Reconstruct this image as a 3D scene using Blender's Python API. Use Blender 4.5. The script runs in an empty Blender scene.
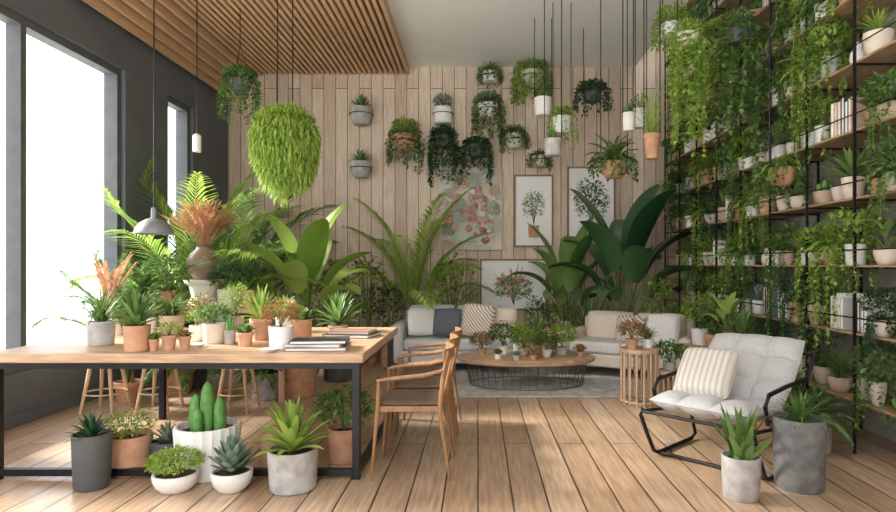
import bpy,math,random
from mathutils import Vector as V, Matrix
S=bpy.context.scene; C=S.collection
F=600.;VX=478.;VY=265.;H=1.25;PI=math.pi
R=random.Random(7)
def D(a): return math.radians(a)
def at(px,py,Y): return V(((px-VX)/F*Y,Y,H-(py-VY)/F*Y))
XL,XR,YB=-3.58,2.95,8.6
# ---------------- materials
MC={}
def nt(name):
    m=bpy.data.materials.new(name);m.use_nodes=True;n=m.node_tree;return m,n,n.nodes['Principled BSDF']
def ramp(n,fac,cols):
    r=n.nodes.new('ShaderNodeValToRGB');e=r.color_ramp.elements
    while len(e)<len(cols): e.new(.5)
    for i,(p,c) in enumerate(cols): e[i].position=p;e[i].color=(*c,1)
    n.links.new(fac,r.inputs[0]);return r.outputs[0]
def coord(n,scale=(1,1,1)):
    t=n.nodes.new('ShaderNodeTexCoord');m=n.nodes.new('ShaderNodeMapping');m.inputs['Scale'].default_value=scale
    n.links.new(t.outputs['Object'],m.inputs[0]);return m.outputs[0]
def noise(n,vec,sc,det=4):
    x=n.nodes.new('ShaderNodeTexNoise');x.inputs['Scale'].default_value=sc;x.inputs['Detail'].default_value=det
    n.links.new(vec,x.inputs['Vector']);return x.outputs[0]
def bump(n,b,h,st,dist=.02):
    u=n.nodes.new('ShaderNodeBump');u.inputs['Strength'].default_value=st;u.inputs['Distance'].default_value=dist
    n.links.new(h,u.inputs['Height']);n.links.new(u.outputs[0],b.inputs['Normal'])
def M(name,c,r=.6,me=0,var=.15,sc=6,bp=0,stretch=(1,1,1)):
    if name in MC: return MC[name]
    m,n,b=nt(name);v=coord(n,stretch);f=noise(n,v,sc)
    n.links.new(ramp(n,f,[(.3,tuple(x*(1-var) for x in c)),(.7,tuple(min(1,x*(1+var)) for x in c))]),b.inputs['Base Color'])
    b.inputs['Roughness'].default_value=r;b.inputs['Metallic'].default_value=me
    if bp: bump(n,b,f,bp)
    MC[name]=m;return m
def LM(name,a,c,rough=.45,tr=.3):
    m,n,b=nt(name);g=n.nodes.new('ShaderNodeNewGeometry')
    col=ramp(n,g.outputs['Random Per Island'],[(0,a),(1,c)])
    n.links.new(col,b.inputs['Base Color']);b.inputs['Roughness'].default_value=rough
    t=n.nodes.new('ShaderNodeBsdfTranslucent');n.links.new(col,t.inputs[0]);x=n.nodes.new('ShaderNodeMixShader');x.inputs[0].default_value=tr
    n.links.new(b.outputs[0],x.inputs[1]);n.links.new(t.outputs[0],x.inputs[2]);n.links.new(x.outputs[0],n.nodes['Material Output'].inputs[0])
    MC[name]=m
LM('g1',(.05,.13,.03),(.25,.4,.11));LM('g2',(.2,.35,.05),(.5,.66,.16),.5,.45);LM('g3',(.015,.06,.025),(.08,.18,.065),.3,.2)
LM('g4',(.13,.22,.16),(.36,.46,.35));LM('rust',(.2,.06,.03),(.5,.2,.1));LM('dry',(.42,.2,.1),(.75,.45,.27));LM('mix',(.14,.24,.05),(.6,.2,.12));LM('lime',(.24,.4,.05),(.56,.72,.18),.5,.45)
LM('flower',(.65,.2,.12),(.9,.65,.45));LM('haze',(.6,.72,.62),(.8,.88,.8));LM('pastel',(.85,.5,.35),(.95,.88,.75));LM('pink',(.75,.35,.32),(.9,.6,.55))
def planks(name,lo,ax,c1,c2,mort,w,L,rough,grain,bp=.25,ms=.004):
    m,n,b=nt(name);t=n.nodes.new('ShaderNodeTexCoord');s=n.nodes.new('ShaderNodeSeparateXYZ');k=n.nodes.new('ShaderNodeCombineXYZ')
    n.links.new(t.outputs['Object'],s.inputs[0]);n.links.new(s.outputs[lo],k.inputs[0]);n.links.new(s.outputs[ax],k.inputs[1])
    br=n.nodes.new('ShaderNodeTexBrick');br.offset=.37;br.inputs['Scale'].default_value=1
    for q,v in (('Color1',(*c1,1)),('Color2',(*c2,1)),('Mortar',(*mort,1)),('Mortar Size',ms),('Mortar Smooth',.2),('Brick Width',L),('Row Height',w)): br.inputs[q].default_value=v
    n.links.new(k.outputs[0],br.inputs[0])
    mp=n.nodes.new('ShaderNodeMapping');mp.inputs['Scale'].default_value=(1.2,14,1);n.links.new(k.outputs[0],mp.inputs[0])
    f=noise(n,mp.outputs[0],3,6);g=ramp(n,f,[(.25,(1-grain,)*3),(.75,(1+grain*.5,)*3)])
    x=n.nodes.new('ShaderNodeMix');x.data_type='RGBA';x.blend_type='MULTIPLY';x.inputs[0].default_value=1
    n.links.new(br.outputs[0],x.inputs[6]);n.links.new(g,x.inputs[7]);n.links.new(x.outputs[2],b.inputs['Base Color'])
    b.inputs['Roughness'].default_value=rough
    iv=n.nodes.new('ShaderNodeMath');iv.operation='SUBTRACT';iv.inputs[0].default_value=1;n.links.new(br.outputs['Fac'],iv.inputs[1])
    bump(n,b,iv.outputs[0],bp);MC[name]=m;return m
planks('floorwood','Y','X',(.45,.30,.19),(.62,.45,.31),(.07,.045,.03),.185,4.2,.28,.42,.4,.005)
planks('wallwood','Z','X',(.62,.48,.36),(.78,.64,.50),(.17,.12,.08),.17,6.,.6,.26,.3,.0055)
M('slatwood',(.64,.40,.24),.5,stretch=(8,.6,8));M('tablewood',(.50,.33,.205),.4,0,.3,4,.05,(1,8,8));M('chairwood',(.33,.18,.085),.4,0,.25,5,0,(6,6,1))
M('lightwood',(.6,.41,.26),.5,0,.2,5,0,(6,6,1));M('slate',(.12,.13,.155),.7,0,.1,3);M('ceilwhite',(.92,.92,.92),.9,0,.02,2)
M('rightwall',(.34,.32,.28),.9,0,.1,3);M('blockwall',(.6,.56,.52),.9,0,.1,3);M('black',(.018,.018,.02),.4,.5,.1);M('wire',(.2,.2,.2),.4,.8,.1);M('shelfwood',(.36,.24,.14),.6,0,.3,5,0,(8,2,8))
M('terra',(.55,.3,.18),.8,0,.2,12,.05);M('clay',(.56,.42,.31),.8,0,.2,12,.05);M('white',(.82,.81,.78),.5,0,.05,8);M('conc',(.44,.43,.41),.85,0,.25,14,.1);M('grey',(.2,.2,.2),.85,0,.3,14,.1)
M('dark',(.09,.095,.1),.6,0,.15,8);M('wood',(.46,.3,.17),.6,0,.3,5,0,(2,2,10));M('cream',(.7,.62,.52),.7,0,.1,9);M('soil',(.06,.035,.025),.95,0,.4,40,.5)
M('brown',(.24,.16,.12),.45,0,.3,6);M('cactus',(.12,.3,.07),.6,0,.3,20);M('stem',(.15,.2,.06),.7);M('bark',(.5,.5,.45),.8)
M('greyfab',(.58,.59,.6),.95,0,.08,60,.15);M('beigefab',(.72,.63,.52),.95,0,.08,60,.15);M('lgrey',(.74,.73,.71),.95,0,.06,60,.15);M('chairfab',(.54,.54,.54),.95,0,.08,60,.15)
M('darkfab',(.12,.135,.16),.95,0,.15,60,.15);M('seatfab',(.14,.1,.07),.8,0,.2,30,.1);M('paper',(.9,.89,.86),.8,0,.03,3);M('rug',(.52,.51,.5),.98,0,.3,9,.3);M('bookdark',(.05,.045,.045),.6);M('bookbrown',(.26,.16,.1),.6)
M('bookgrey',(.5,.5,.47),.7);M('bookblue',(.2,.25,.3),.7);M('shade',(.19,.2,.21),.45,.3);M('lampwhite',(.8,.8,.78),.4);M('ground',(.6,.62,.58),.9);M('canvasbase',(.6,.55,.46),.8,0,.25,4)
def stripe():
    m,n,b=nt('wovencushion');v=coord(n);w=n.nodes.new('ShaderNodeTexWave');w.inputs['Scale'].default_value=14;w.inputs['Distortion'].default_value=1.5;w.bands_direction='DIAGONAL'
    n.links.new(v,w.inputs[0]);n.links.new(ramp(n,w.outputs[0],[(.3,(.35,.25,.18)),(.5,(.72,.67,.6))]),b.inputs['Base Color']);b.inputs['Roughness'].default_value=.95;MC['woven']=m
    m,n,b=nt('palestripe');v=coord(n);w=n.nodes.new('ShaderNodeTexWave');w.inputs['Scale'].default_value=9;w.bands_direction='X'
    n.links.new(v,w.inputs[0]);n.links.new(ramp(n,w.outputs[0],[(.35,(.55,.51,.45)),(.5,(.72,.69,.64))]),b.inputs['Base Color']);b.inputs['Roughness'].default_value=.95;MC['pale']=m
    m=bpy.data.materials.new('windowglass');m.use_nodes=True;n=m.node_tree;n.nodes.clear();o=n.nodes.new('ShaderNodeOutputMaterial');t=n.nodes.new('ShaderNodeBsdfTransparent');g=n.nodes.new('ShaderNodeBsdfGlossy');g.inputs['Roughness'].default_value=.05
    k=n.nodes.new('ShaderNodeMixShader');k.inputs[0].default_value=.05;n.links.new(t.outputs[0],k.inputs[1]);n.links.new(g.outputs[0],k.inputs[2]);n.links.new(k.outputs[0],o.inputs[0]);MC['glass']=m
stripe()
# ---------------- mesh builder
class MB:
    def __init__(s): s.v=[];s.f=[]
    def add(s,vs,fs):
        n=len(s.v);s.v.extend(vs);s.f.extend([tuple(i+n for i in f) for f in fs])
    def box(s,x0,x1,y0,y1,z0,z1):
        s.add([(x,y,z) for z in (z0,z1) for y in (y0,y1) for x in (x0,x1)],[(0,2,3,1),(4,5,7,6),(0,1,5,4),(1,3,7,5),(3,2,6,7),(2,0,4,6)]);return s
    def lathe(s,prof,n=24,c=(0,0,0),sx=1,sy=1,rib=0):
        vs=[];fs=[]
        for r,z in prof:
            for i in range(n):
                a=2*PI*i/n;q=r*(1-rib*(i%2))
                vs.append((c[0]+q*math.cos(a)*sx,c[1]+q*math.sin(a)*sy,c[2]+z))
        for j in range(len(prof)-1):
            for i in range(n): fs.append((j*n+i,j*n+(i+1)%n,(j+1)*n+(i+1)%n,(j+1)*n+i))
        s.add(vs,fs);return s
    def tube(s,pts,r,n=6):
        pts=[V(p) for p in pts];vs=[];fs=[];m=len(pts)
        rr=r if isinstance(r,(list,tuple)) else [r]*m
        for i,p in enumerate(pts):
            d=(pts[min(i+1,m-1)]-pts[max(i-1,0)]).normalized()
            a=d.cross(V((0,0,1)) if abs(d.z)<.95 else V((1,0,0))).normalized();b=d.cross(a)
            for k in range(n):
                t=2*PI*k/n;vs.append(tuple(p+(a*math.cos(t)+b*math.sin(t))*rr[i]))
        for i in range(m-1):
            for k in range(n): fs.append((i*n+k,i*n+(k+1)%n,(i+1)*n+(k+1)%n,(i+1)*n+k))
        fs.append(tuple(range(n))[::-1]);fs.append(tuple((m-1)*n+k for k in range(n)));s.add(vs,fs);return s
    def pad(s,w,h,t,nu=1,nv=1,N=20,mat=None):
        vs=[];fs=[];mat=mat or Matrix()
        for sg in (1,-1):
            for i in range(N+1):
                for j in range(N+1):
                    u=-1+2*i/N;v=-1+2*j/N
                    e=((1-abs(u)**5)*(1-abs(v)**5))**.5
                    if nu>1: e*=.5+.5*abs(math.sin(PI*nu*(u+1)/2))**.5
                    if nv>1: e*=.5+.5*abs(math.sin(PI*nv*(v+1)/2))**.5
                    vs.append(tuple(mat@V((u*w/2*(1-.05*(v*v)),v*h/2*(1-.05*u*u),sg*t/2*e))))
        q=(N+1)**2
        for i in range(N):
            for j in range(N):
                a=i*(N+1)+j;fs.append((a,a+N+1,a+N+2,a+1));fs.append((q+a,q+a+1,q+a+N+2,q+a+N+1))
        s.add(vs,fs);return s
    def leaf(s,b,az,el,L,w,dr,k=5,pf=0,fold=.25):
        x,y,z=b;ch,sh=math.cos(az),math.sin(az);e=el;vs=[];fs=[]
        for i in range(k+1):
            t=i/k
            if pf==0: q=(1-t)**.55*(.75+.5*t)
            elif pf==1: q=math.sin(PI*(.05+.93*t))**.8
            else: q=math.sin(PI*(.02+.975*t)**.85)**.55
            q*=w/2;ce,se=math.cos(e),math.sin(e);ux,uy,uz=-se*ch*fold*q,-se*sh*fold*q,ce*fold*q
            vs+=[(x-sh*q+ux,y+ch*q+uy,z+uz),(x,y,z),(x+sh*q+ux,y-ch*q+uy,z+uz)]
            l=L/k;x+=ce*ch*l;y+=ce*sh*l;z+=se*l;e-=dr/k
        for i in range(k):
            a=i*3;fs+=[(a,a+1,a+4,a+3),(a+1,a+2,a+5,a+4)]
        s.add(vs,fs);return (x,y,z)
    def dia(s,p,az,el,L,w):
        ce,se=math.cos(el),math.sin(el);dx,dy,dz=ce*math.cos(az),ce*math.sin(az),se;sx,sy=-math.sin(az)*w/2,math.cos(az)*w/2
        x,y,z=p;m=(x+dx*L*.45,y+dy*L*.45,z+dz*L*.45+w*.12)
        s.add([(x,y,z),(m[0]+sx,m[1]+sy,m[2]),(x+dx*L,y+dy*L,z+dz*L),(m[0]-sx,m[1]-sy,m[2])],[(0,1,2),(0,2,3)])
    def build(s,name,mat,parent=None,bev=0,seg=2,clamp=None,ang=.7):
        vs=s.v
        if clamp:
            ox,oy,oz=clamp;vs=[(max(XL+.04-ox,min(XR-.03-ox,x)),min(YB-.03-oy,y),max(.01-oz,z)) for x,y,z in vs]
        me=bpy.data.meshes.new(name);me.from_pydata(vs,[],s.f);me.update()
        me.polygons.foreach_set('use_smooth',[True]*len(me.polygons))
        if ang: me.set_sharp_from_angle(angle=ang)
        me.materials.append(MC[mat] if isinstance(mat,str) else mat)
        o=bpy.data.objects.new(name,me);C.objects.link(o);o.parent=parent
        if bev:
            m=o.modifiers.new('bevel','BEVEL');m.width=bev;m.segments=seg;m.limit_method='ANGLE'
        return o
def bx(*a): return MB().box(*a)
def tag(o,label,cat,group=None):
    o['label']=label;o['category']=cat
    if group:o['group']=group
    return o
def thing(name,label,cat,loc=(0,0,0),rz=0,group=None):
    o=bpy.data.objects.new(name,None);C.objects.link(o);o.empty_display_size=.1;o.location=loc;o.rotation_euler=(0,0,rz);return tag(o,label,cat,group)
def struct(name,mb,mat,parent=None,bev=0):
    o=mb.build(name,mat,parent,bev)
    if not parent:o['kind']='structure'
    return o
def dup(root,loc,rz,label):
    r=root.copy();C.objects.link(r);r.location=loc;r.rotation_euler=(0,0,rz);r['label']=label
    for ch in list(root.children):
        c=ch.copy();C.objects.link(c);c.parent=r
        for g in list(ch.children):
            d=g.copy();C.objects.link(d);d.parent=c
    return r
# ---------------- room
struct('floor',bx(XL-.2,XR+.2,-1,YB+.2,-.1,0),'floorwood')
struct('wall_back',bx(XL-.2,XR+.2,YB,YB+.2,0,5.4),'wallwood')
struct('wall_right',bx(XR,XR+.2,-1,YB,0,5.4),'rightwall')
struct('light_block_wall',bx(.2,XR,-1.2,-1,0,5.4),'blockwall')  # unseen part wall, added to block some light from behind the camera
wins=[(1.0,3.5),(4.0,6.09),(6.93,7.54)]
wl=MB();ys=[-1]+[q for w in wins for q in w]+[YB]
for i in range(0,len(ys),2): wl.box(XL-.22,XL,ys[i],ys[i+1],0,4.1)
for a,b in wins: wl.box(XL-.22,XL,a,b,0,.4);wl.box(XL-.22,XL,a,b,3.23,4.1)
struct('wall_left',wl,'slate')
for i,(a,b) in enumerate(wins):
    f=MB()
    x0,x1=XL-.16,XL-.04
    f.box(x0,x1,a,a+.07,.4,3.23);f.box(x0,x1,b-.07,b,.4,3.23);f.box(x0,x1,a+.07,b-.07,.4,.47);f.box(x0,x1,a+.07,b-.07,3.16,3.23)
    if b-a>1.5: f.box(x0,x1,a+.75,a+.81,.47,3.16)
    w=struct('window_%d'%(i+1),f,'dark')
    g=bx(XL-.105,XL-.1,a+.07,b-.07,.47,3.16).build('pane','glass',w)
cm=bx(-1.0,2.25,-1,YB,4.09,5.4);struct('ceiling',cm,'ceilwhite')
struct('trim_1',bx(XL,-1.0,-1,YB,4.1,4.16),'bookbrown')
sky=MB()
for y in (-1,1,3,5,7,8.5): sky.box(2.25,XR,y,y+.08,5.3,5.4)
sw=struct('window_4',sky,'dark');bx(2.25,XR,-1,YB,5.34,5.345).build('pane','glass',sw)  # unseen skylight, added to let sky light down onto the shelving
sl=MB();x=-3.05
while x<-.97:
    sl.box(x,x+.042,1.5,YB,3.98,4.09);x+=.075
for k in range(6):
    t=k/5;xx=XL+.06+.4*t;zz=3.6+.36*t;sl.box(xx,xx+.042,1.5,YB,zz,zz+.1)
struct('trim_2',sl,'slatwood')
sb=MB();sb.add([(XL+.01,-1,3.64),(-3.05,-1,4.11),(-3.05,YB,4.11),(XL+.01,YB,3.64)],[(0,1,2,3)]);struct('trim_3',sb,'bookbrown')
struct('baseboard_back',bx(XL,XR,YB-.02,YB,0,.1),'lightwood');struct('baseboard_left',bx(XL,XL+.02,-1,YB,0,.1),'slate')
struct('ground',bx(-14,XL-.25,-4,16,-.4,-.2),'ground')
# ---------------- plants
def trail(mb,r,Rw,L,n,ls,rng,dome=False):
    for i in range(n):
        a=2*PI*(i+rng.random())/n;ro=rng.uniform(.75,1)*Rw;l=L*rng.uniform(.45,1);p=[];up=0
        if dome:
            a=i*2.39996;ro=math.sqrt((i+.5)/n)*Rw;l=L*rng.uniform(.35,1.12)*(1-.45*(ro/Rw)**2);up=1.0*math.sqrt(max(0,Rw*Rw-ro*ro))
        st=ls*.62;tot=l+ro;m=max(4,int(tot/st))
        rise=ro*.25
        for k in range(m+1):
            t=k/m;q=min(1,t*tot/(ro*.9+.02));rr=r*.3+(ro-r*.3)*math.sin(q*PI/2)
            if dome: rr=ro*(.65+.35*math.sin(q*PI/2))*(1-.3*t*t)
            z=rise*math.sin(min(1,q)*PI)-max(0,t*tot-ro*.6)*l/max(.01,(tot-ro*.6))-(up*t*.8 if dome else 0)
            a2=a+.08*math.sin(5*t+i);pt=(rr*math.cos(a2),rr*math.sin(a2),z+.005+up);p.append(pt)
            for s in range(2):
                if dome: mb.dia(pt,a+rng.uniform(-1.3,1.3),rng.uniform(-1.5,-.8) if t>.2 else rng.uniform(-.6,.9),ls*rng.uniform(.9,1.6),ls*.2)
                else: mb.dia(pt,rng.uniform(0,2*PI),rng.uniform(-1.1,.3),ls*rng.uniform(.7,1.2),ls*.62)
        mb.tube(p[::3]+[p[-1]],.002,3)
def frond(mb,az,el,L,dr,nl,lw,ll,rng,z0=0,bare=.25,st=.005):
    x=y=0;z=z0;e=el;k=nl+4;ch,sh=math.cos(az),math.sin(az);pts=[(x,y,z)]
    for i in range(k):
        t=(i+1)/k;x+=math.cos(e)*ch*L/k;y+=math.cos(e)*sh*L/k;z+=math.sin(e)*L/k;e-=dr/k*(.4+1.2*t);pts.append((x,y,z))
        if t>bare:
            q=math.sin(PI*(.12+.83*(t-bare)/(1-bare)))**.7
            for s in (-1,1):
                mb.leaf((x,y,z),az+s*(1.25-.7*t),e*.8+rng.uniform(-.05,.15),ll*q,lw,.9,2,1)
    mb.tube(pts[::3]+[pts[-1]],[st*(1-.7*i/len(pts[::3])) for i in range(len(pts[::3])+1)],4)
def grow(kind,Rr,Hh,rng,z0=0):
    """returns list of (part name, mesh builder, material)"""
    mb=MB();b=(0,0,z0);col='g1';ex=[]
    U=rng.uniform
    if kind in('aloe','aloeg','aloeb','aloed'):
        n=42
        for i in range(n):
            t=(i/n);mb.leaf((0,0,z0),i*2.4,D(88-64*t)+U(-.1,.1),(Hh*(1-t)+Rr*1.18*t)*U(.85,1.05),max(.014,Rr*.26),.2+t*.5,5,0,.4)
        col={'aloe':'g1','aloeg':'g2','aloeb':'g4','aloed':'g3'}[kind]
    elif kind in('grass','grassg','drygrass'):
        n=80
        for i in range(n):
            t=i/n;mb.leaf((U(-.1,.1)*Rr,U(-.1,.1)*Rr,z0),i*2.4,D(86-40*t),(Hh*(1-t)+Rr*1.5*t)*U(.75,1.05),max(.009,Rr*.085),.3+t*1.7,6,0,.3)
        col={'grass':'g1','grassg':'g2','drygrass':'dry'}[kind]
    elif kind=='snake':
        for i in range(24): mb.leaf((U(-.2,.2)*Rr,U(-.2,.2)*Rr,z0),i*2.4,D(88-48*i/24),Hh*U(.7,1)*(1-.2*i/24),Rr*.24,U(-.1,.5),5,0,.35)
    elif kind in('palm','palmd','palmg'):
        n=16;eo=max(46,math.degrees(math.atan2(Hh*.6,Rr)))
        for i in range(n):
            t=i/n;L=Hh*(1.2-.45*t)*U(.9,1.05);frond(mb,i*2.4+.4,D(90-(90-eo)*t),L,.95+1.15*t,48,L*.0135,min(L*.3,Rr*.8),rng,z0,.3,.007)
        col={'palm':'g1','palmd':'g3','palmg':'g2'}[kind]
    elif kind in('fern','ferng','fernd'):
        n=34
        for i in range(n):
            t=i/n;L=(Hh*1.0*(1-t)+Rr*1.35*t)*U(.85,1.1);frond(mb,i*2.4,D(85-65*t),L,.8+1.4*t,13,L*.07,L*.19,rng,z0,.08,.003)
        col={'fern':'g1','ferng':'g2','fernd':'g3'}[kind]
    elif kind in('paddle','paddled','paddleg'):
        n=14 if Rr>.2 else 9;st=MB();eo=max(44,math.degrees(math.atan2(Hh*.55,Rr)))
        for i in range(n):
            t=i/n;az=i*2.4+.5;el=D(89-(89-eo)*t);L=Hh*(1.16-.5*t)*U(.88,1.02);x=y=0;z=z0;e=el;pts=[(0,0,z0)];pl=L*.5
            for k in range(5):
                x+=math.cos(e)*math.cos(az)*pl/5;y+=math.cos(e)*math.sin(az)*pl/5;z+=math.sin(e)*pl/5;e-=.05;pts.append((x,y,z))
            st.tube(pts,[max(.004,Rr*.03)*(1-.1*k) for k in range(6)],5);mb.leaf((x,y,z),az,e+.05,L*.5,max(.05,min(Rr*.62,L*.2)),.5+t*1.4,14,2,.45)
        col={'paddle':'g1','paddled':'g3','paddleg':'g2'}[kind];ex=[('stem',st,'stem')]
    elif kind in('bush','bushg','bushd','bushr','herb','bloom','bushb','dense'):
        n=380 if Rr>.12 else 190;st=MB();ls=max(.022,Rr*.27)
        if kind=='herb': ls*=.6;n=int(n*1.5)
        if kind=='dense': ls=Rr*.16;n=1100
        for i in range(9):
            a=i*2.4;rr=Rr*.6*U(.3,1);st.tube([(0,0,z0),(rr*.4*math.cos(a),rr*.4*math.sin(a),z0+Hh*.4),(rr*math.cos(a),rr*math.sin(a),z0+Hh*.8)],max(.002,Rr*.012),4)
        for i in range(n):
            a=U(0,2*PI);c=U(-.75,1);q=U(.4,1)**.5;rr=Rr*.88*q*math.sqrt(1-min(1,c*c)*.98);p=(rr*math.cos(a),rr*math.sin(a),z0+Hh*(.54+.43*c*q))
            mb.leaf(p,a+U(-.9,.9),U(-.5,1.0),ls*U(.7,1.25),ls*.5,.6,2,1,.3)
        col={'bush':'g1','bushg':'g2','bushd':'g3','bushr':'mix','herb':'g2','bloom':'g1','bushb':'g4','dense':'lime'}[kind];ex=[('stem',st,'stem')]
        if kind=='bloom':
            for i in range(12):
                fb=MB();a=U(0,2*PI);rr=Rr*U(.1,.9);z=z0+Hh*(1.02-.4*(rr/Rr)**2)
                for k in range(8): fb.leaf((rr*math.cos(a),rr*math.sin(a),z),k*PI/4,.6,ls*.8,ls*.5,.5,2,1)
                ex.append(('flower',fb,'flower'))
    elif kind in('rosette','rosetteb','rosetter'):
        n=46
        for i in range(n):
            t=i/n;mb.leaf((0,0,z0+Hh*.12*(1-t)),i*2.4,D(85-70*t),(Hh*.7*(1-t)+Rr*1.05*t+Rr*.15),Rr*.42,-.35,4,1,.55)
        col={'rosette':'g1','rosetteb':'g4','rosetter':'mix'}[kind]
    elif kind=='cactus':
        for i,(dx,dy,h,r) in enumerate([(0,0,1,.26),(-.46,.05,.74,.22),(.45,-.05,.7,.22),(.15,.42,.55,.19),(-.2,-.36,.48,.18)]):
            pr=[(r*Rr*k,h*Hh*z) for k,z in ((.75,0),(.95,.08),(1.05,.35),(1,.6),(.85,.8),(.55,.93),(.2,.99),(.02,1))];mb.lathe(pr,18,(dx*Rr,dy*Rr,z0),1,1,.2)
        col='cactus'
    elif kind in('dryfan','dryfeather'):
        for i in range(12):
            frond(mb,i*2.4,D(U(66,90)),Hh*U(.75,1.05),U(.1,.6),18,Hh*.03,Hh*.14,rng,z0,.25,.002)
        col='dry'
    if not mb.f: raise Exception(kind)
    return [('foliage',mb,col)]+ex
def potprof(pt,r,h):
    if pt=='taper': return [(0,0),(.7*r,0),(.9*r,.78*h),(r,.79*h),(r,.985*h),(.98*r,h),(.87*r,h),(.85*r,.84*h)]
    if pt=='bowl': return [(0,0),(.55*r,0),(.62*r,.03*h),(.85*r,.3*h),(.98*r,.65*h),(r,.85*h),(.98*r,h),(.88*r,h),(.87*r,.84*h)]
    if pt=='round': return [(0,0),(.5*r,0),(.85*r,.2*h),(r,.48*h),(.88*r,.75*h),(.68*r,.9*h),(.74*r,h),(.64*r,h),(.62*r,.86*h)]
    return [(0,0),(.84*r,0),(.9*r,.03*h),(r*.99,.96*h),(.98*r,h),(.9*r,h),(.88*r,.84*h)]
def mkpot(root,pm,r,h,name='pot'):
    m,_,pt=pm.partition(':')
    if not pt: pt={'terra':'taper','white':'cyl','conc':'cyl','clay':'bowl','dark':'cyl','wood':'cyl','cream':'bowl','brown':'round','grey':'cyl'}[m]
    pr=potprof(pt,r,h);rib=.05 if pt=='rib' else 0
    MB().lathe(pr,48 if rib else 28,rib=rib).build(name,m,root)
    MB().lathe([(.001,h*.87),(pr[-1][0],h*.86)],20).build('soil','soil',root)
    return h*.86
KN={'aloe':'aloe','aloeg':'agave','aloeb':'agave','aloed':'dracaena','grass':'spider_plant','grassg':'spider_plant','drygrass':'dried_grass','snake':'snake_plant','palm':'palm','palmd':'palm','palmg':'palm','fern':'fern','ferng':'fern','fernd':'fern','paddle':'broadleaf_plant','paddled':'broadleaf_plant','paddleg':'broadleaf_plant','bush':'leafy_plant','bushg':'leafy_plant','dense':'leafy_plant','bushd':'leafy_plant','bushr':'red_leaf_plant','bushb':'leafy_plant','herb':'herb','bloom':'flowering_plant','rosette':'succulent','rosetteb':'succulent','rosetter':'succulent','cactus':'cactus','dryfan':'dried_frond','dryfeather':'dried_frond'}
def plantat(kind,loc,pr,ph,Rr,Hh,pm,label,group=None,cat='potted plant',tr=0,ls=.03):
    root=thing('potted_'+KN[kind],label,cat,loc,0,group);rng=random.Random(label)
    zs=mkpot(root,pm,pr,ph)
    for nm,mb,col in grow(kind,Rr,Hh,rng,zs): mb.build(nm,col,root,clamp=tuple(loc),ang=0)
    if tr:
        mb=MB();trail(mb,pr*.9,max(pr*1.15,Rr*.8),tr,14,ls,rng);mb.v=[(x,y,z+ph) for x,y,z in mb.v];mb.build('trailing_foliage',{'bushd':'g3','bushg':'g2','ferng':'g2'}.get(kind,'g1'),root,clamp=tuple(loc),ang=0)
    return root
def PL(kind,px,py,z,pw,ph,w,top,pm,label,group=None):
    Y=F*(H-z)/(py-VY);s=Y/F;return plantat(kind,((px-VX)*s,Y,z),pw*s/2,ph*s,w*s/2,(py-ph-top)*s,pm,label,group)
def ceilz(x): return 5.3 if x>2.25 else (4.09 if x>-1 else 4.0)
def HG(kind,px,Y,pt,pw,ph,w,top,bot,pm,label,mode='cord',col='g1',ls=.045,n=18,upc=None):
    s=Y/F;p=at(px,pt+ph,Y);r=pw*s/2;h=ph*s;loc=tuple(p);rng=random.Random(label)
    root=thing('wall_planter' if mode=='wall' else 'hanging_planter',label,'wall planter' if mode=='wall' else 'hanging plant',loc)
    mkpot(root,pm,r,h)
    if kind:
        for nm,mb,c in grow(kind,w*s/2*.8,max(.06,(pt-top)*s),rng,h*.86): mb.build(nm,upc or c,root,clamp=loc,ang=0)
    if bot>pt:
        mb=MB();trail(mb,r*.9,w*s/2,(bot-pt)*s,n,ls,rng,mode=='dome');mb.v=[(x,y,z+h*.95) for x,y,z in mb.v];mb.build('trailing_foliage',col,root,clamp=loc,ang=0)
    cz=ceilz(p.x)-p.z
    if mode=='wall':
        b=MB();b.box(-.03,.03,YB-Y-.02,YB-Y,h*.3,h*.95);b.tube([((r*1.03)*math.cos(a*PI/12),(r*1.03)*math.sin(a*PI/12),h*.62) for a in range(25)],.006,5);b.box(-.012,.012,r*.9,YB-Y,h*.55,h*.68)
        b.build('bracket','black',root)
    elif mode in('rod','dome'):
        for q in(-1,1): MB().tube([(q*r*.95,0,h*.8),(q*r*.95,0,cz)],.005).build('hanging_rod','black',root)
    else:
        b=MB();tz=h+.38
        for k in range(3):
            a=k*2*PI/3+.5;b.tube([(r*.95*math.cos(a),r*.95*math.sin(a),h*.95),(0,0,tz)],.003,4)
        b.tube([(0,0,tz-.01),(0,0,cz)],.005,5);b.build('cord','black',root)
    return root
HG(None,285,5.0,146,16,12,74,110,204,'cream:bowl','large bright green grassy ball plant hanging over the table','dome','lime',.06,360)
HG('bush',240,6.4,80,22,14,42,66,122,'dark:bowl','green trailing plant in a basket hanging beside the window',col='g1',ls=.055,n=22)
W='wall'
HG('aloe',361,8.42,108,23,17,30,90,0,'conc:bowl','upper of two round grey wall pots with spiky plants',W)
HG('aloe',361,8.42,162,21,16,34,146,0,'conc:bowl','lower of two round grey wall pots with spiky plants',W)
HG('bushg',405,8.42,135,24,16,38,116,172,'terra:bowl','leafy wall basket of light green foliage beside the grey spiky pots',W,'g1',.065,24)
HG('bushb',443,8.42,108,20,16,26,92,0,'white','white wall pot with grey green leaves above the dark cascading plant',W)
HG('bushd',443,8.42,136,18,12,32,125,192,'dark','long dark cascading plant under the white wall pot',W,'g3',.07,30)
HG('bushb',488,8.42,104,20,14,34,90,142,'white:bowl','grey green cascading plant high on the wall above a darker one',W,'g1',.06,26)
HG('bushd',477,8.42,145,18,12,34,136,182,'dark','dark cascading wall plant above the floral canvas',W,'g3',.065,26)
HG('ferng',490,8.42,72,16,10,28,60,84,'white','small fern high on the wall near the ceiling',W,'g1',.05)
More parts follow.
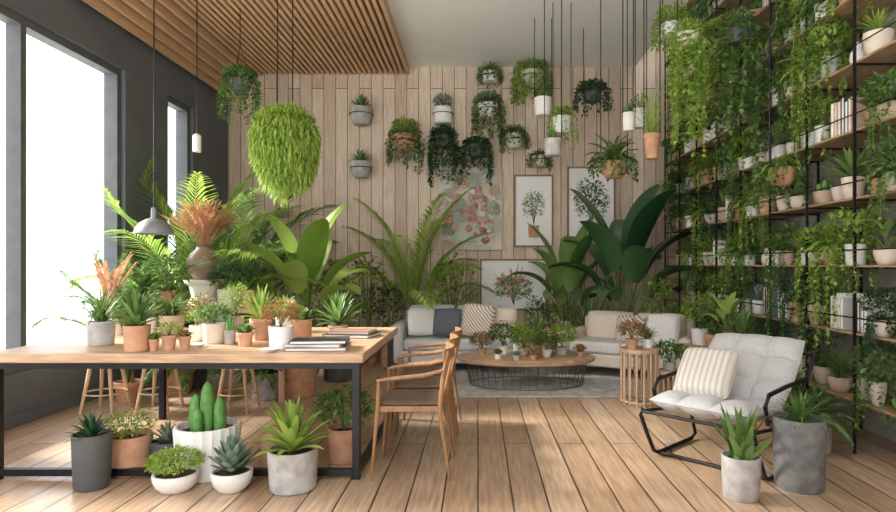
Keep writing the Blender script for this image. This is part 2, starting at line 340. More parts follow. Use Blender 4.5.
HG('bushg',532,8.42,72,24,14,40,54,110,'cream','bright green bushy wall plant trailing toward the hanging white pots',W,'g2',.07,26)
HG('fern',514,8.42,134,18,14,34,120,150,'white:bowl','small fern in a white wall bowl above the potted shrub print',W,'g1',.05)
HG('fern',540,8.42,156,16,10,26,147,170,'cream:bowl','smallest fern on the wall just above the shrub print frame',W,'g1',.05)
Q='rod'
HG('bush',543,6.9,98,18,18,24,84,0,'white:cyl','highest of three pale pots on rods above the shrub print',Q)
HG('bushg',562,6.5,117,19,17,30,104,150,'white:cyl','middle of three pale pots on rods, with green leaves spilling',Q,'g2',.04,12)
HG('aloe',553,6.1,139,18,17,24,126,0,'conc:cyl','lowest of three pale pots hung on rods',Q)
HG('bushd',592,7.2,92,18,10,40,80,112,'dark','dark trailing plant hung on rods above the dark fern print',Q,'g3',.06,22)
HG('fern',614,6.0,162,28,16,52,128,180,'wood:bowl','big fern in a wooden bowl hung on rods before the shelving',Q,'g1',.05,18)
HG('grass',629,5.6,113,13,18,22,98,0,'white:cyl','left of two small white pots hung beside the shelving',Q)
HG('bush',640,5.9,109,14,19,26,92,0,'white:cyl','right of two small white pots hung beside the shelving',Q)
HG('grassg',652,5.3,134,17,25,34,60,0,'terra','tall grass in a terracotta pot hung on rods beside the shelving',Q)
HG('bushg',672,5.6,24,20,12,40,4,56,'white','bright small leaved plant hung highest by the shelving corner',Q,'g2',.04,20)
HG('bushg',688,4.9,34,22,12,34,18,160,'cream','long pale green curtain of trailing stems beside the shelving',Q,'g2',.06,24)
HG('bush',738,5.2,30,22,14,42,8,175,'dark','long leafy vine hanging down in front of the upper shelving',Q,'g1',.07,18)
HG('ferng',782,4.75,168,26,18,56,150,206,'terra:bowl','bright fern hung in front of the right end of the shelving',Q,'g1',.05,22)
def lamp(px,Y,yt,yb,w,mat,label,prof):
    s=Y/F;p=at(px,yb,Y);t=thing('pendant_lamp',label,'lamp',tuple(p));h=(yb-yt)*s;r=w*s/2
    MB().lathe([(a*r,b*h) for a,b in prof],32).build('lamp_shade',mat,t);MB().tube([(0,0,h*.95),(0,0,ceilz(p.x)-p.z)],.005).build('cord','black',t)
    MB().lathe([(.001,0),(r*.25,h*.02),(r*.3,h*.2),(r*.1,h*.35)],16,(0,0,h*.05)).build('bulb','lampwhite',t)
lamp(154,4.2,208,234,37,'shade','dark grey dome pendant lamp hanging over the left of the table',[(1,0),(.99,.05),(.9,.22),(.7,.42),(.4,.56),(.16,.62),(.13,1),(.02,1.02),(.02,.98),(.12,.6),(.38,.53),(.66,.4),(.87,.2),(.96,0),(1,0)])
lamp(197,5.6,134,152,8,'lampwhite','slim white cylinder pendant lamp by the far window',[(.9,0),(1,.05),(1,.9),(.5,1),(.02,1.02),(.02,.95),(.9,.85),(.85,0),(.9,0)])
# ---------------- pictures
def picture(x0,y0,x1,y1,kind,label,dep=.035):
    Y=YB-.02;s=Y/F;cx=(x0+x1)/2;w=(x1-x0)*s;h=(y1-y0)*s;p=at(cx,y1,Y);t=thing('picture',label,'picture',tuple(p));a=.022;rng=random.Random(kind)
    if kind!='floral':
        f=MB();f.box(-w/2,w/2,-dep,0,0,a);f.box(-w/2,w/2,-dep,0,h-a,h);f.box(-w/2,-w/2+a,-dep,0,a,h-a);f.box(w/2-a,w/2,-dep,0,a,h-a);f.build('frame','bookbrown',t)
        bx(-w/2+a,w/2-a,-.015,0,a,h-a).build('paper','paper',t);fy=-.017
        if kind=='shrub': L=grow('bush',w*.3,h*.5,rng)+[('printed_pot',MB().lathe(potprof('cyl',w*.14,h*.17),16,(0,0,-h*.17)),'terra')];zz=h*.3
        elif kind=='dark': L=[(a_,b_,'g3') for a_,b_,c_ in grow('bush',w*.38,h*.75,rng)];zz=h*.12
        else: L=grow('dryfan',w*.4,h*.8,rng)+grow('bloom',w*.3,h*.6,rng);zz=h*.1
        sh=[(n_,b_,c_,0,zz) for n_,b_,c_ in L]
    else:
        bx(-w/2,w/2,-dep,0,0,h).build('canvas','canvasbase',t);sh=[];fy=-dep-.002
        for i in range(20):
            dx=rng.uniform(-.38,.38);dz=rng.uniform(-.1,.8)*h;gc=rng.choice(['g4','haze','g1','dry'])
            sh+=[(n_,b_,gc,dx,dz) for n_,b_,c_ in grow('herb',.14,.26,rng) if n_=='foliage']
        for i in range(75):
            fb=MB();x=rng.gauss(0,.2);z=h*.5+rng.gauss(0,.26);r_=rng.uniform(.03,.075)
            for ring,(rr_,nn) in enumerate(((1,9),(.6,6))):
                for k in range(nn):
                    al=k*2*PI/nn+ring*.4+i;L=r_*rr_;wv=L*.42;dx,dz=math.cos(al),math.sin(al);yy=-.0004*ring-.0006-.00001*i
                    fb.add([(x,yy,z),(x+dx*L*.6-dz*wv,yy,z+dz*L*.6+dx*wv),(x+dx*L,yy,z+dz*L),(x+dx*L*.6+dz*wv,yy,z+dz*L*.6-dx*wv)],[(0,1,2,3)])
            sh.append(('flower',fb,rng.choice(['flower','pastel','pink','pastel','haze']),0,0))
    mx=w/2-.03;mg={}
    for i,(nm,mb,c,dx,zz) in enumerate(sh):
        if nm=='stem': nm='foliage'
        q=mg.setdefault((nm.replace('printed_',''),c),MB());isf=kind=='floral' and nm=='flower'
        vs=[(x+dx,fy+(y*4-.008 if isf else y*.004-.0003*min(i,20)),z+zz) for x,y,z in mb.v]
        fs=[f_ for f_ in mb.f if all(abs(vs[j][0])<mx and .03<vs[j][2]<h-.03 for j in f_)]
        q.add(vs,fs)
    for (nm,c),q in mg.items():
        used=sorted({j for f_ in q.f for j in f_});re={j:i for i,j in enumerate(used)};q.v=[q.v[j] for j in used];q.f=[tuple(re[j] for j in f_) for f_ in q.f]
        q.build('printed_'+nm,c,t,ang=0)
picture(440,168,502,250,'floral','unframed floral canvas in muted greens and orange on the wood wall')
picture(514,175,553,247,'shrub','framed print of a green shrub growing in a small pot')
picture(567,167,615,238,'dark','framed print of a dark leafy fern shape on white')
picture(480,259,547,310,'flowers','wide low framed print of dried flowers above the grey sofa')
# ---------------- long table and things on it
t=thing('long_table','long wooden dining table with black steel frame crowded with pots','table',(-1.76,4.19,0))
bx(-1.1,1.1,-.74,.74,.685,.74).build('tabletop','tablewood',t,.006)
for x,y in ((1.05,-.68),(1.05,.68),(-1.05,-.68),(-.8,.68)): bx(x-.022,x+.022,y-.022,y+.022,0,.685).build('leg','black',t,.003)
for y in (-.68,.68): bx(-1.028,1.028,y-.018,y+.018,.645,.683).build('apron','black',t)
bx(1.03,1.07,-.66,.66,.645,.683).build('apron','black',t);bx(-1.07,1.028,-.698,-.662,.02,.06).build('floor_rail','black',t);bx(1.032,1.068,-.66,.66,.02,.06).build('floor_rail','black',t)
TZ=.74
for r in [
('grass',101,345,26,24,54,280,'conc','spiky plant in a grey pot at the left end of the table'),
('dryfan',108,333,14,16,34,248,'brown','tall rust brown dried frond standing at the left end of the table'),
('aloe',137,351,25,26,54,280,'terra:cyl','big green aloe in a terracotta cylinder on the table'),
('rosette',154,351,10,12,14,330,'terra','tiny terracotta pot with a succulent right of the big aloe'),
('bushg',169,350,15,15,28,318,'terra','terracotta pot of small light leaves right of the tiny succulent'),
('grass',172,335,24,20,52,292,'clay','low grassy plant in a clay bowl at the back of the table'),
('rosetter',185,349,12,13,18,328,'terra','little terracotta pot with reddish succulent beside the white dishes'),
('herb',197,341,14,16,24,306,'white','white pot of feathery herb left of the ribbed cream pot'),
('bush',214,343,22,20,38,300,'cream:cyl','cream pot with a leafy plant at the middle of the table'),
('cactus',230,344,11,14,12,312,'conc','small cactus in a grey pot at the middle of the table'),
('rosette',245,346,17,14,24,322,'terra','terracotta pot with a round succulent left of the yucca'),
('herb',236,333,16,16,34,278,'clay','clay pot of tall feathery sprigs at the back of the table'),
('aloeg',261,340,22,22,40,280,'terra','upright bright green yucca in a terracotta pot on the table'),
('bushr',281,349,24,23,40,296,'white','white pot of rust red foliage near the books'),
('rosette',302,341,20,22,26,302,'terra:cyl','terracotta cup with low green leaves right of the red plant'),
('aloe',338,331,20,6,52,285,'clay','spiky plant in a shallow clay dish at the back right of the table'),
('bush',147,336,18,18,36,290,'white','white pot with leafy plant behind the tiny terracotta pots'),
('fern',122,334,18,16,44,282,'cream','arching fern in a cream bowl at the back left of the table'),
('bushr',202,332,14,14,30,290,'terra','russet leaves in a terracotta pot behind the cream pot'),
('grassg',284,331,16,14,40,288,'white','bright grass in a white pot at the back of the table'),
('aloeb',222,335,14,12,30,298,'dark','grey green spiky plant in a small black pot on the table'),
]: PL(r[0],r[1],r[2],TZ,*r[3:9])
def book(loc,w,d,h,rz,mat,label,group=None,up=False):
    t=thing('book',label,'book',loc,rz,group)
    c=MB();c.box(-w/2,w/2,-d/2,d/2,0,.004);c.box(-w/2,w/2,-d/2,d/2,h-.004,h);c.box(-w/2,-w/2+.004,-d/2,d/2,.004,h-.004)
    if up: c.v=[(z-h/2,x*1,y+d/2) for x,y,z in c.v]
    c.build('cover',mat,t)
    c=bx(-w/2+.004,w/2-.005,-d/2+.006,d/2-.006,.004,h-.004)
    if up: c.v=[(z-h/2,x*1,y+d/2) for x,y,z in c.v]
    c.build('pages','paper',t);return t
book((-.97,3.66,TZ),.36,.25,.022,.08,'bookbrown','brown book at the bottom of the stack at the table edge')
book((-.98,3.67,TZ+.022),.34,.24,.018,-.05,'bookgrey','grey book in the middle of the stack at the table edge')
book((-.96,3.66,TZ+.04),.33,.23,.022,.1,'bookdark','black book on top of the stack at the table edge')
book((-.9,4.3,TZ),.34,.26,.025,-.2,'bookdark','lower dark book lying near the right end of the table')
book((-.9,4.3,TZ+.025),.3,.22,.02,-.1,'bookbrown','upper brown book lying near the right end of the table')
for px,py,l in ((196,347,'left of two small white dishes on the table'),(268,352,'right of two small white dishes at the table edge')):
    Y=F*(H-TZ)/(py-VY);tag(MB().lathe([(0,0),(.035,0),(.055,.018),(.058,.02),(.05,.02),(.03,.006),(0,.006)],24).build('dish','white'),l,'dish').location=((px-VX)*Y/F,Y,TZ)
# bench under the window with vase
t=thing('plant_bench','low wooden plant bench beyond the long table by the window','bench',(-2.5,5.75,0))
bx(-.75,.75,-.28,.28,.81,.85).build('top','lightwood',t,.004)
for x in(-.7,.7):
    for y in(-.24,.24): bx(x-.025,x+.025,y-.025,y+.025,0,.81).build('leg','lightwood',t)
t=thing('plant_stand','squat round white pedestal under the brown vase','stand',(-2.6,5.7,.85));MB().lathe([(0,0),(.13,0),(.15,.03),(.11,.1),(.13,.2),(.18,.235),(.18,.26),(0,.26)],28).build('pedestal','white',t)
t=thing('vase','big round brown vase holding dried orange grasses','vase',(-2.6,5.7,1.11))
MB().lathe([(0,0),(.08,0),(.14,.08),(.16,.16),(.13,.24),(.075,.29),(.07,.31),(.095,.335),(.085,.335),(.06,.31),(.06,.28)],32).build('vase_body','brown',t)
mb=MB();rg=random.Random(3)
for i in range(90):
    frond(mb,i*2.4,D(90-44*i/90),.5*rg.uniform(.75,1.05),.35,12,.016,.075,rg,.28,.4,.0018)
mb.build('dried_grass','dry',t,ang=0)
for r in [('bush',165,311,20,20,46,250,'terra','leafy plant in a terracotta pot on the bench by the window'),('bushd',228,309,20,20,44,258,'conc','dark leafy plant in a grey pot on the bench right of the vase'),('aloe',247,308,18,18,44,264,'terra','spiky plant in a terracotta pot at the right end of the bench'),('fern',143,312,18,18,50,262,'white','fern in a white pot at the left end of the window bench')]:
    PL(r[0],r[1],r[2],.85,*r[3:9])
# ---------------- floor plants front
for r in [
('aloed',92,487,36,54,44,402,'dark','dark strappy plant in a tall black pot at the left edge'),
('herb',130,472,42,38,54,405,'terra:cyl','wispy herb in a wide terracotta pot under the table'),
('aloeb',168,470,32,30,42,416,'dark','grey green agave in a small dark pot'),
('dense',176,490,44,18,58,446,'white:bowl','bushy lime green plant in a low white bowl'),
('cactus',208,474,64,50,56,374,'white:rib','tall green column cactus in a white ribbed pot'),
('rosetteb',232,490,40,20,46,426,'white:bowl','pointed blue green succulent in a small white bowl'),
('aloeg',293,488,50,40,86,388,'conc','large bright green agave in a round concrete pot'),
('bush',344,461,32,34,64,382,'terra:cyl','dense leafy green plant in a terracotta pot near the table leg'),
('snake',741,497,38,42,88,390,'conc','pointed leaf plant in a concrete pot in front of the armchair'),
('grass',799,487,50,70,64,378,'grey','tall dark concrete planter with spiky leaves at the right of the armchair'),
]: PL(r[0],r[1],r[2],0,*r[3:9])
t=thing('wooden_box','small wooden crate box on the floor behind the agave','box',(-1.22,3.78,0))
for a in ((-.11,.11,-.11,-.095,.0,.2),(-.11,.11,.095,.11,0,.2),(-.11,-.095,-.095,.095,0,.2),(.095,.11,-.095,.095,0,.2),(-.11,.11,-.11,.11,.2,.215)): bx(*a).build('panel','wood',t,.002)
# ---------------- floor plants back
for r in [
('palmg',192,386,30,26,92,158,'dark','tall palm in a dark pot beside the window'),
('palm',240,364,28,24,80,176,'conc','tall palm against the wall left of the big broadleaf plant'),
('palm',128,403,26,22,56,236,'terra','small palm in terracotta in front of the near window'),
('bushd',160,390,30,26,50,238,'dark','dark bush beneath the window pillar'),
('paddleg',305,378,36,32,116,204,'clay','big broadleaf banana plant with upright light leaves behind the table'),
('bush',262,372,30,26,66,228,'clay','wide leafy shrub left of the banana plant'),
('grass',338,380,30,30,66,266,'dark','arching grassy plant right of the banana plant'),
('bush',368,362,28,24,46,248,'terra','leafy shrub between banana plant and slim palm'),
('palmg',414,361,28,24,60,198,'white','slim bright palm behind the left arm of the grey sofa'),
('bushg',452,360,28,24,56,246,'conc','leafy green shrub behind the grey sofa under the canvas'),
('bushd',390,366,22,22,34,276,'terra','low dark shrub left of the grey sofa'),
('paddle',567,360,26,24,56,222,'terra','green banana plant between the low print and the rubber plant'),
('paddled',625,366,34,30,104,188,'dark','large dark glossy broadleaf plant beside the shelving'),
('bush',540,362,22,20,36,290,'white','small leafy plant at the right end of the grey sofa'),
('aloe',592,363,22,18,42,278,'clay','spiky plant behind the beige sofa'),
('bloom',300,396,34,30,54,330,'terra:cyl','low flowering plant on the floor behind the table'),
('fern',266,398,30,26,52,338,'conc','fern in a grey pot on the floor beneath the table back'),
('bushd',218,372,30,26,54,215,'conc','dark leafy shrub in the corner behind the vase'),
('fern',180,392,30,26,64,258,'terra','arching fern on the floor between window and bench'),
('bush',325,364,26,22,50,250,'white','leafy shrub against the wood wall behind the grassy plant'),
('bushg',658,372,24,20,46,268,'cream','round bright shrub between dark broadleaf plant and shelving'),
]: PL(r[0],r[1],r[2],0,*r[3:9])
# ---------------- wooden chairs at the table end
def woodchair(label):
    t=thing('dining_chair',label,'chair',(0,0,0),0,None)
    sy=.21
    MB().pad(.43,.44,.035,mat=Matrix.Translation((-.0,0,.44))).build('seat','seatfab',t)
    f=MB();f.box(-.2,.2,-sy,-sy+.025,.395,.43);f.box(-.2,.2,sy-.025,sy,.395,.43);f.box(-.21,-.19,-sy,sy,.395,.43);f.box(.19,.21,-sy,sy,.395,.43);f.build('seat_frame','chairwood',t,.004)
    for y in (-1,1):
        MB().tube([(-.25,y*.225,0),(-.205,y*.22,.43),(-.2,y*.22,.58)],[.009,.015,.011],8).build('leg','chairwood',t)
        MB().tube([(.27,y*.215,0),(.2,y*.21,.4),(.225,y*.2,.62),(.255,y*.18,.745)],[.009,.017,.013,.01],8).build('leg','chairwood',t)
        MB().tube([(-.215,y*.225,.58),(-.1,y*.235,.595),(.1,y*.225,.61),(.22,y*.2,.635)],[.008,.012,.012,.01],8).build('armrest','chairwood',t)
    b=MB();vs=[];fs=[]
    for i in range(9):
        a=-1+i/4;px_=.285-.06*a*a
        for dx in(-.008,.008):
            for z in(.69,.755): vs.append((px_+dx,a*.2,z))
    for i in range(8):
        q=i*4;fs+=[(q,q+1,q+5,q+4),(q+2,q+6,q+7,q+3),(q+1,q+3,q+7,q+5),(q,q+4,q+6,q+2)]
    fs+=[(0,2,3,1),(32,33,35,34)];b.add(vs,fs)
    b.build('backrest','chairwood',t,.003)
    for y in(-.11,0,.11): MB().tube([(.2,y,.41),(.245,y,.57),(.278,y,.7)],.008,6).build('spindle','chairwood',t)
    return t
c0=woodchair('nearest wooden dining chair at the right end of the table');c0.location=(-.4,3.68,0);c0.scale=(.88,.92,1)
dup(c0,(-.39,4.16,0),.03,'middle wooden dining chair at the right end of the table')
dup(c0,(-.38,4.64,0),-.02,'farthest wooden dining chair at the right end of the table')
def stool(px,Y,label):
    t=thing('stool',label,'stool',((px-VX)*Y/F,Y,0))
    MB().lathe([(0,.42),(.15,.42),(.18,.435),(.18,.455),(.165,.465),(0,.462)],28).build('seat','lightwood',t)
    for k in range(4):
        a=PI/4+k*PI/2;MB().tube([(.19*math.cos(a),.19*math.sin(a),0),(.11*math.cos(a),.11*math.sin(a),.42)],[.012,.018],8).build('leg','lightwood',t)
    MB().tube([(.16*math.cos(a*PI/8),.16*math.sin(a*PI/8),.16) for a in range(17)],.007,5).build('foot_ring','lightwood',t)
stool(106,5.15,'leftmost of three round wooden stools behind the table');stool(160,5.2,'middle of three round wooden stools behind the table');stool(238,5.15,'rightmost of three round wooden stools behind the table')
# ---------------- lounge
rg_=tag(bx(-.35,1.95,5.65,7.6,0.001,.014).build('rug','rug',None,.005),'mottled grey area rug under the coffee table','rug')
def T3(x,y,z,rx=0,ry=0,rz=0): return Matrix.Translation((x,y,z))@Matrix.Rotation(rz,4,'Z')@Matrix.Rotation(ry,4,'Y')@Matrix.Rotation(rx,4,'X')
def sofa(name,label,loc,rz,w,mat,n,leg='lightwood',ah=.57,bh=.7,bc=None):
    t=thing(name,label,'sofa',loc,rz)
    bx(-w/2+.05,w/2-.05,-.4,.4,.12,.27).build('base',mat,t,.03,3)
    for s in(-1,1):
        bx(min(s*w/2,s*(w/2-.16)),max(s*w/2,s*(w/2-.16)),-.42,.42,.13,ah).build('armrest',mat,t,.078,6)
        for y in(-.34,.34): MB().tube([(s*(w/2-.1),y,0),(s*(w/2-.12),y,.13)],[.014,.022],8).build('leg',leg,t)
    bx(-w/2+.1,w/2-.1,.24,.42,.2,bh).build('backrest',mat,t,.06,4)
    cw=(w-.32)/n
    for i in range(n):
        x=-w/2+.16+cw*(i+.5)
        bx(x-cw/2+.004,x+cw/2-.004,-.42,.22,.27,.4).build('seat_cushion',bc or mat,t,.04,4)
        MB().pad(cw-.02,.4,.18,mat=T3(x,.15,bh-.13,D(75))).build('back_cushion',mat,t)
    return t
def cushion(loc,rot,w,mat,label,t_=.13):
    o=tag(MB().pad(w,w,t_).build('cushion',mat),label,'cushion');o.location=loc;o.rotation_euler=rot;return o
sofa('sofa','light grey two seat sofa against the wood wall',(-.27,7.25,0),0,1.5,'greyfab',2)
cushion((-.66,7.1,.58),(D(68),0,.1),.34,'lgrey','pale grey cushion at the left of the grey sofa')
cushion((-.36,7.05,.58),(D(66),0,-.1),.34,'darkfab','dark slate cushion in the middle of the grey sofa')
cushion((.0,7.03,.6),(D(68),.1,-.2),.4,'woven','brown and cream woven cushion on the grey sofa')
cushion((.29,7.11,.58),(D(70),0,-.4),.34,'beigefab','beige cushion at the right arm of the grey sofa')
sofa('sofa','beige upholstered sofa in front of the dark broadleaf plant',(1.74,6.85,0),D(-30),1.5,'beigefab',2,ah=.5,bh=.64,bc='lgrey')
cushion((2.0,6.5,.55),(D(66),0,-.55),.36,'lgrey','pale cushion on the right of the beige sofa')
cushion((1.7,6.7,.54),(D(66),0,-.45),.32,'woven','woven patterned cushion on the beige sofa')
t=thing('coffee_table','oval wooden coffee table with open black wire base','coffee table',(.5,6.25,.014))
MB().lathe([(.001,.24),(.68,.24),(.71,.252),(.72,.285),(.69,.3),(.001,.3)],48,(0,0,0),1,.62).build('tabletop','tablewood',t)
w=MB()
for zz,k in ((.008,.86),(.235,.93)): w.tube([(k*.68*math.cos(a*PI/20),k*.68*.62*math.sin(a*PI/20),zz) for a in range(41)],.006,5)
for i in range(44):
    a=2*PI*i/44;w.tube([(.86*.68*math.cos(a),.86*.42*math.sin(a),.008),(.93*.68*math.cos(a),.93*.42*math.sin(a),.24)],.003,4)
w.build('wire_base','wire',t)
CZ=.314
for i,(k,x,y,pr,ph,Rr,Hh,pm,l) in enumerate([
('bushr',-.46,-.0,.05,.07,.14,.18,'terra','red and green leaves in a terracotta pot at the left of the coffee table'),
('rosette',-.3,-.27,.035,.05,.06,.06,'white','tiny white cup succulent at the front left of the coffee table'),
('bloom',-.24,.05,.06,.09,.17,.26,'white','flowering plant in a white pot left of centre on the coffee table'),
('bushg',-.03,-.06,.06,.08,.16,.24,'clay','light green plant in a clay pot at the middle of the coffee table'),
('aloe',.14,.16,.05,.09,.18,.34,'terra','spiky plant in a terracotta pot at the back of the coffee table'),
('bloom',.2,-.16,.05,.08,.15,.2,'cream','peach flowering plant in a cream pot at the front of the coffee table'),
('bushg',.38,.04,.055,.08,.17,.26,'conc','leafy plant in a grey pot at the right of the coffee table'),
('rosetter',.55,-.1,.04,.05,.08,.09,'terra','small red succulent at the right end of the coffee table'),
('herb',-.07,.27,.05,.08,.15,.28,'white','feathery herb at the back edge of the coffee table'),
('rosetteb',-.12,-.34,.03,.05,.05,.05,'conc','tiny grey cup succulent at the front edge of the coffee table'),
('bushr',.05,-.32,.04,.05,.1,.1,'terra','low reddish plant at the very front of the coffee table')]):
    plantat(k,(.5+x,6.25+y,CZ),pr,ph,Rr,Hh,pm,l)
def drum(x,y,r,h,label,z=0,name='side_table'):
    t=thing(name,label,'side table',(x,y,z));MB().lathe([(.001,h-.03),(r,h-.03),(r,h),(.001,h)],32).build('tabletop','lightwood',t)
    m=MB()
    for i in range(16):
        a=2*PI*i/16;m.tube([(r*.92*math.cos(a),r*.92*math.sin(a),0),(r*.92*math.cos(a),r*.92*math.sin(a),h-.03)],.011,6)
    m.tube([(r*.92*math.cos(a*PI/12),r*.92*math.sin(a*PI/12),.03) for a in range(25)],.011,6);m.build('slatted_base','lightwood',t);return t
drum(1.46,5.43,.175,.5,'tall slatted round wooden side table in front of the beige sofa')
drum(1.77,5.55,.12,.28,'short slatted wooden stool table beside the tall slatted one')
drum(1.15,7.9,.14,.42,'small slatted wooden table between the two sofas')
for a in [('bushr',(1.38,5.38,.5),.06,.09,.14,.18,'terra','rusty leaved plant in terracotta on the tall slatted table'),('grass',(1.54,5.44,.5),.045,.08,.12,.15,'white','small grassy plant in white pot on the tall slatted table'),
 ('bush',(1.77,5.55,.28),.06,.08,.17,.2,'conc','leafy plant on the short slatted wooden table'),('bushg',(1.15,7.9,.42),.07,.1,.18,.28,'cream','light leafy plant on the small table between the sofas'),
 ('grassg',(1.82,4.95,0),.1,.12,.24,.42,'clay','tufted grass plant on the floor behind the armchair'),
 ('bushg',(2.24,4.6,0),.13,.2,.24,.36,'terra','bushy light plant on the floor between armchair and shelving'),
 ('fern',(2.26,4.05,0),.12,.2,.22,.3,'conc','fern on the floor right behind the armchair back')]: plantat(*a)
# armchair
t=thing('armchair','low black metal lounge armchair with light grey tufted cushions','armchair',(1.55,3.82,0),D(-46))
MB().pad(.64,.66,.15,3,2,42,T3(0,-.06,.365,D(-7))).build('seat_cushion','chairfab',t)
MB().pad(.64,.62,.16,3,3,42,T3(0,.38,.545,D(42))).build('back_cushion','chairfab',t)
for s in(-1,1):
    x=s*.35
    MB().tube([(x,-.36,.34),(x,-.38,.3),(x,-.3,.16),(x,-.22,.04),(x,-.16,.015),(x,.3,.015),(x,.36,.04),(x,.3,.18),(x,.24,.27)],.013,8).build('sled_leg','black',t)
    MB().tube([(x,-.36,.32),(x,.2,.26),(x,.64,.66)],.012,8).build('side_rail','black',t)
    MB().tube([(x,-.18,.33),(x,-.22,.44),(x,-.16,.5),(x,.1,.51),(x,.46,.51)],.014,8).build('armrest','black',t)
for y,z in((-.36,.32),(.2,.26),(.63,.65),(-.16,.016)): MB().tube([(-.35,y,z),(.35,y,z)],.011,8).build('crossbar','black',t)
cushion((1.46,3.84,.56),(D(46),0,D(-40)),.36,'pale','beige and cream striped cushion on the grey armchair',.15)
# low bench by the shelving
t=thing('plant_bench','low wooden bench of plants in front of the shelving','bench',(2.24,5.55,0));bx(-.19,.19,-.65,.65,.41,.45).build('top','lightwood',t,.004)
for x in(-.15,.15):
    for y in(-.6,.6): bx(x-.02,x+.02,y-.02,y+.02,0,.41).build('leg','lightwood',t)
for a in [('paddleg',5.4,.09,.17,.2,.42,'white','white pot with tall rounded leaves on the bench by the shelving'),('bush',5.72,.08,.14,.18,.3,'terra','leafy plant in terracotta at the middle of the bench by the shelving'),('grass',5.08,.08,.16,.2,.36,'conc','arching grassy plant in grey pot on the bench by the shelving'),('bushg',6.04,.09,.16,.2,.4,'white','round light green bush at the far end of the bench by the shelving')]:
    plantat(a[0],(2.24,a[1],.45),*a[2:])
# ---------------- shelving
LV=[.35,.8,1.25,1.7,2.15,2.6,3.05,3.5,3.95,4.4];PY=[3.4+.575*i for i in range(9)]
t=thing('shelving_unit','tall black metal open shelving with wooden boards full of plants','shelf',(2.7,5.7,0))
for y in PY:
    for x in(-.205,.205): bx(x-.008,x+.008,y-5.7-.008,y-5.7+.008,0,5.0).build('post','black',t)
    for z in LV: bx(-.197,.197,y-5.7-.006,y-5.7+.006,z-.026,z-.014).build('shelf_support','black',t)
for z in LV:
    bx(-.2,.2,-2.3,2.3,z-.014,z).build('shelf_board','shelfwood',t)
for z in LV[1:]: MB().tube([(-.21,-2.3,z+.1),(-.21,2.3,z+.1)],.005,4).build('front_rail','black',t)
ORD=['first','second','third','fourth','fifth','sixth','seventh','eighth','ninth','tenth','eleventh','twelfth','thirteenth','fourteenth','fifteenth','sixteenth','seventeenth','eighteenth','nineteenth','twentieth','twenty-first','twenty-second','twenty-third']
DK={'aloe':'spiky plant','aloeb':'grey agave','grass':'grassy plant','grassg':'bright grass','fern':'fern','ferng':'bright fern','bush':'leafy plant','bushg':'pale leafy plant','bushd':'dark leafy plant','bushr':'red leaved plant','rosette':'succulent','snake':'pointed plant','paddle':'broadleaf plant','herb':'feathery herb','bloom':'flowering plant','cactus':'small cactus'}
DM={'terra':'terracotta','white':'white','conc':'grey','clay':'clay','cream':'cream','dark':'black','wood':'wooden'}
ks=list(DK)+['bushg','grassg','herb','bushg','fern','bush','ferng']
rs=random.Random(33)
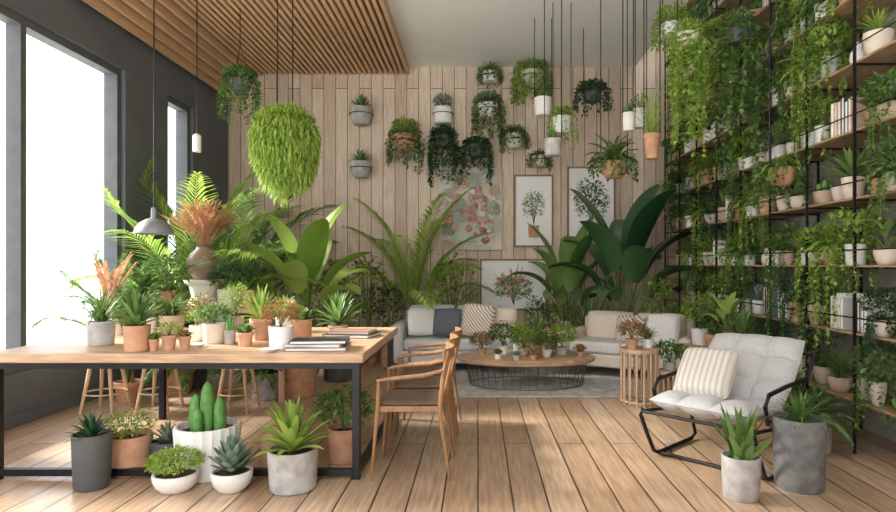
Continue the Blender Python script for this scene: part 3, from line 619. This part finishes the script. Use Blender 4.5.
for li,z in enumerate(LV[:-1]):
    y=7.82;n=0
    while y>3.55:
        py=VY-(z-H)*F/y;px=VX+2.6*F/y
        if py<-20 or px>905: break
        n+=1;c=rs.random();pos='%s from far end of %s shelf up'%(ORD[n-1],ORD[li])
        if c<.13 and li>0:
            k=rs.randint(4,6)
            for j in range(k):
                h=rs.uniform(.2,.27);wd=rs.uniform(.025,.04)
                b=book((2.62,y-.04*j,z),.17,h,wd-.002,PI/2,rs.choice(['bookdark','bookbrown','bookgrey','bookblue','paper','cream','clay']),'%s upright book in the book row %s'%(ORD[j],pos),'upright books on the shelving',True)
            y-=.04*k+.1
        elif c<.18:
            h=rs.uniform(.14,.24);r=rs.uniform(.05,.075);m=rs.choice(['white','cream','conc'])
            tag(MB().lathe([(0,0),(r*.7,0),(r,h*.3),(r*.9,h*.6),(r*.4,h*.85),(r*.5,h),(r*.42,h),(r*.32,h*.85),(r*.3,h*.7)],24).build('vase',m),'empty %s vase, %s'%(DM[m],pos),'vase').location=(2.6,y,z);y-=.2
        else:
            k=rs.choice(ks);pm=rs.choice(['terra','white','white','conc','clay','cream','white','wood']);pr=rs.uniform(.05,.09);ph=rs.uniform(.1,.16);Rr=rs.uniform(.14,.21);Hh=rs.uniform(.17,.28)
            tr=rs.choice([.25,.35,.55,.8]) if k in('bush','bushg','bushd','fern','ferng') else 0
            if k in('rosette','cactus'): Hh*=.5;Rr=pr*1.2
            plantat(k,(2.56 if tr else rs.uniform(2.57,2.66),y,z),pr,ph,Rr,Hh,pm,'%s in %s pot, %s'%(('trailing ' if tr else '')+DK[k],DM[pm],pos),None,'potted plant',tr,.04);y-=rs.uniform(.2,.28)
# ---------------- outside garden
rg=random.Random(5)
for i,(x,y,h,w,l) in enumerate([(-6.5,7.5,1.4,.9,'haze-paled garden bush outside the near window'),(-9,13,2.2,1.2,'haze-paled garden bush farther off outside the window')]):
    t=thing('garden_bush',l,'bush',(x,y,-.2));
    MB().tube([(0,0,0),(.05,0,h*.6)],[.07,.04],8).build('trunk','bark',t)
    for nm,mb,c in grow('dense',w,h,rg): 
        if nm=='foliage': mb.build(nm,'haze',t,ang=0)  # outdoor haze is painted into the pale leaf colour
# ---------------- light
w=bpy.data.worlds.new('sky');S.world=w;w.use_nodes=True;b=w.node_tree.nodes['Background'];b.inputs[0].default_value=(.95,.97,1,1);b.inputs[1].default_value=3.7
sun=bpy.data.lights.new('sun','SUN');sun.energy=16;sun.angle=D(12);sun.color=(1,.95,.87);so=bpy.data.objects.new('sun',sun);C.objects.link(so)
so.rotation_euler=V((.8,-.16,-.5)).to_track_quat('-Z','Y').to_euler()
al=bpy.data.lights.new('ceiling_fill','AREA');al.energy=80;al.size=3;al.color=(1,.96,.9);ao=bpy.data.objects.new('ceiling_fill',al);C.objects.link(ao);ao.location=(.3,.6,2.3);ao.rotation_euler=(D(150),0,0)  # added fill light without a fixture, brightens the ceiling
cam=bpy.data.cameras.new('camera');co=bpy.data.objects.new('camera',cam);C.objects.link(co);co.location=(0,0,H);co.rotation_euler=(PI/2,0,0)
cam.sensor_width=36;cam.lens=36*F/896;cam.shift_x=-30/896;cam.shift_y=9/896;S.camera=co
S.view_settings.view_transform='Standard';S.view_settings.exposure=.12;S.view_settings.gamma=1.0
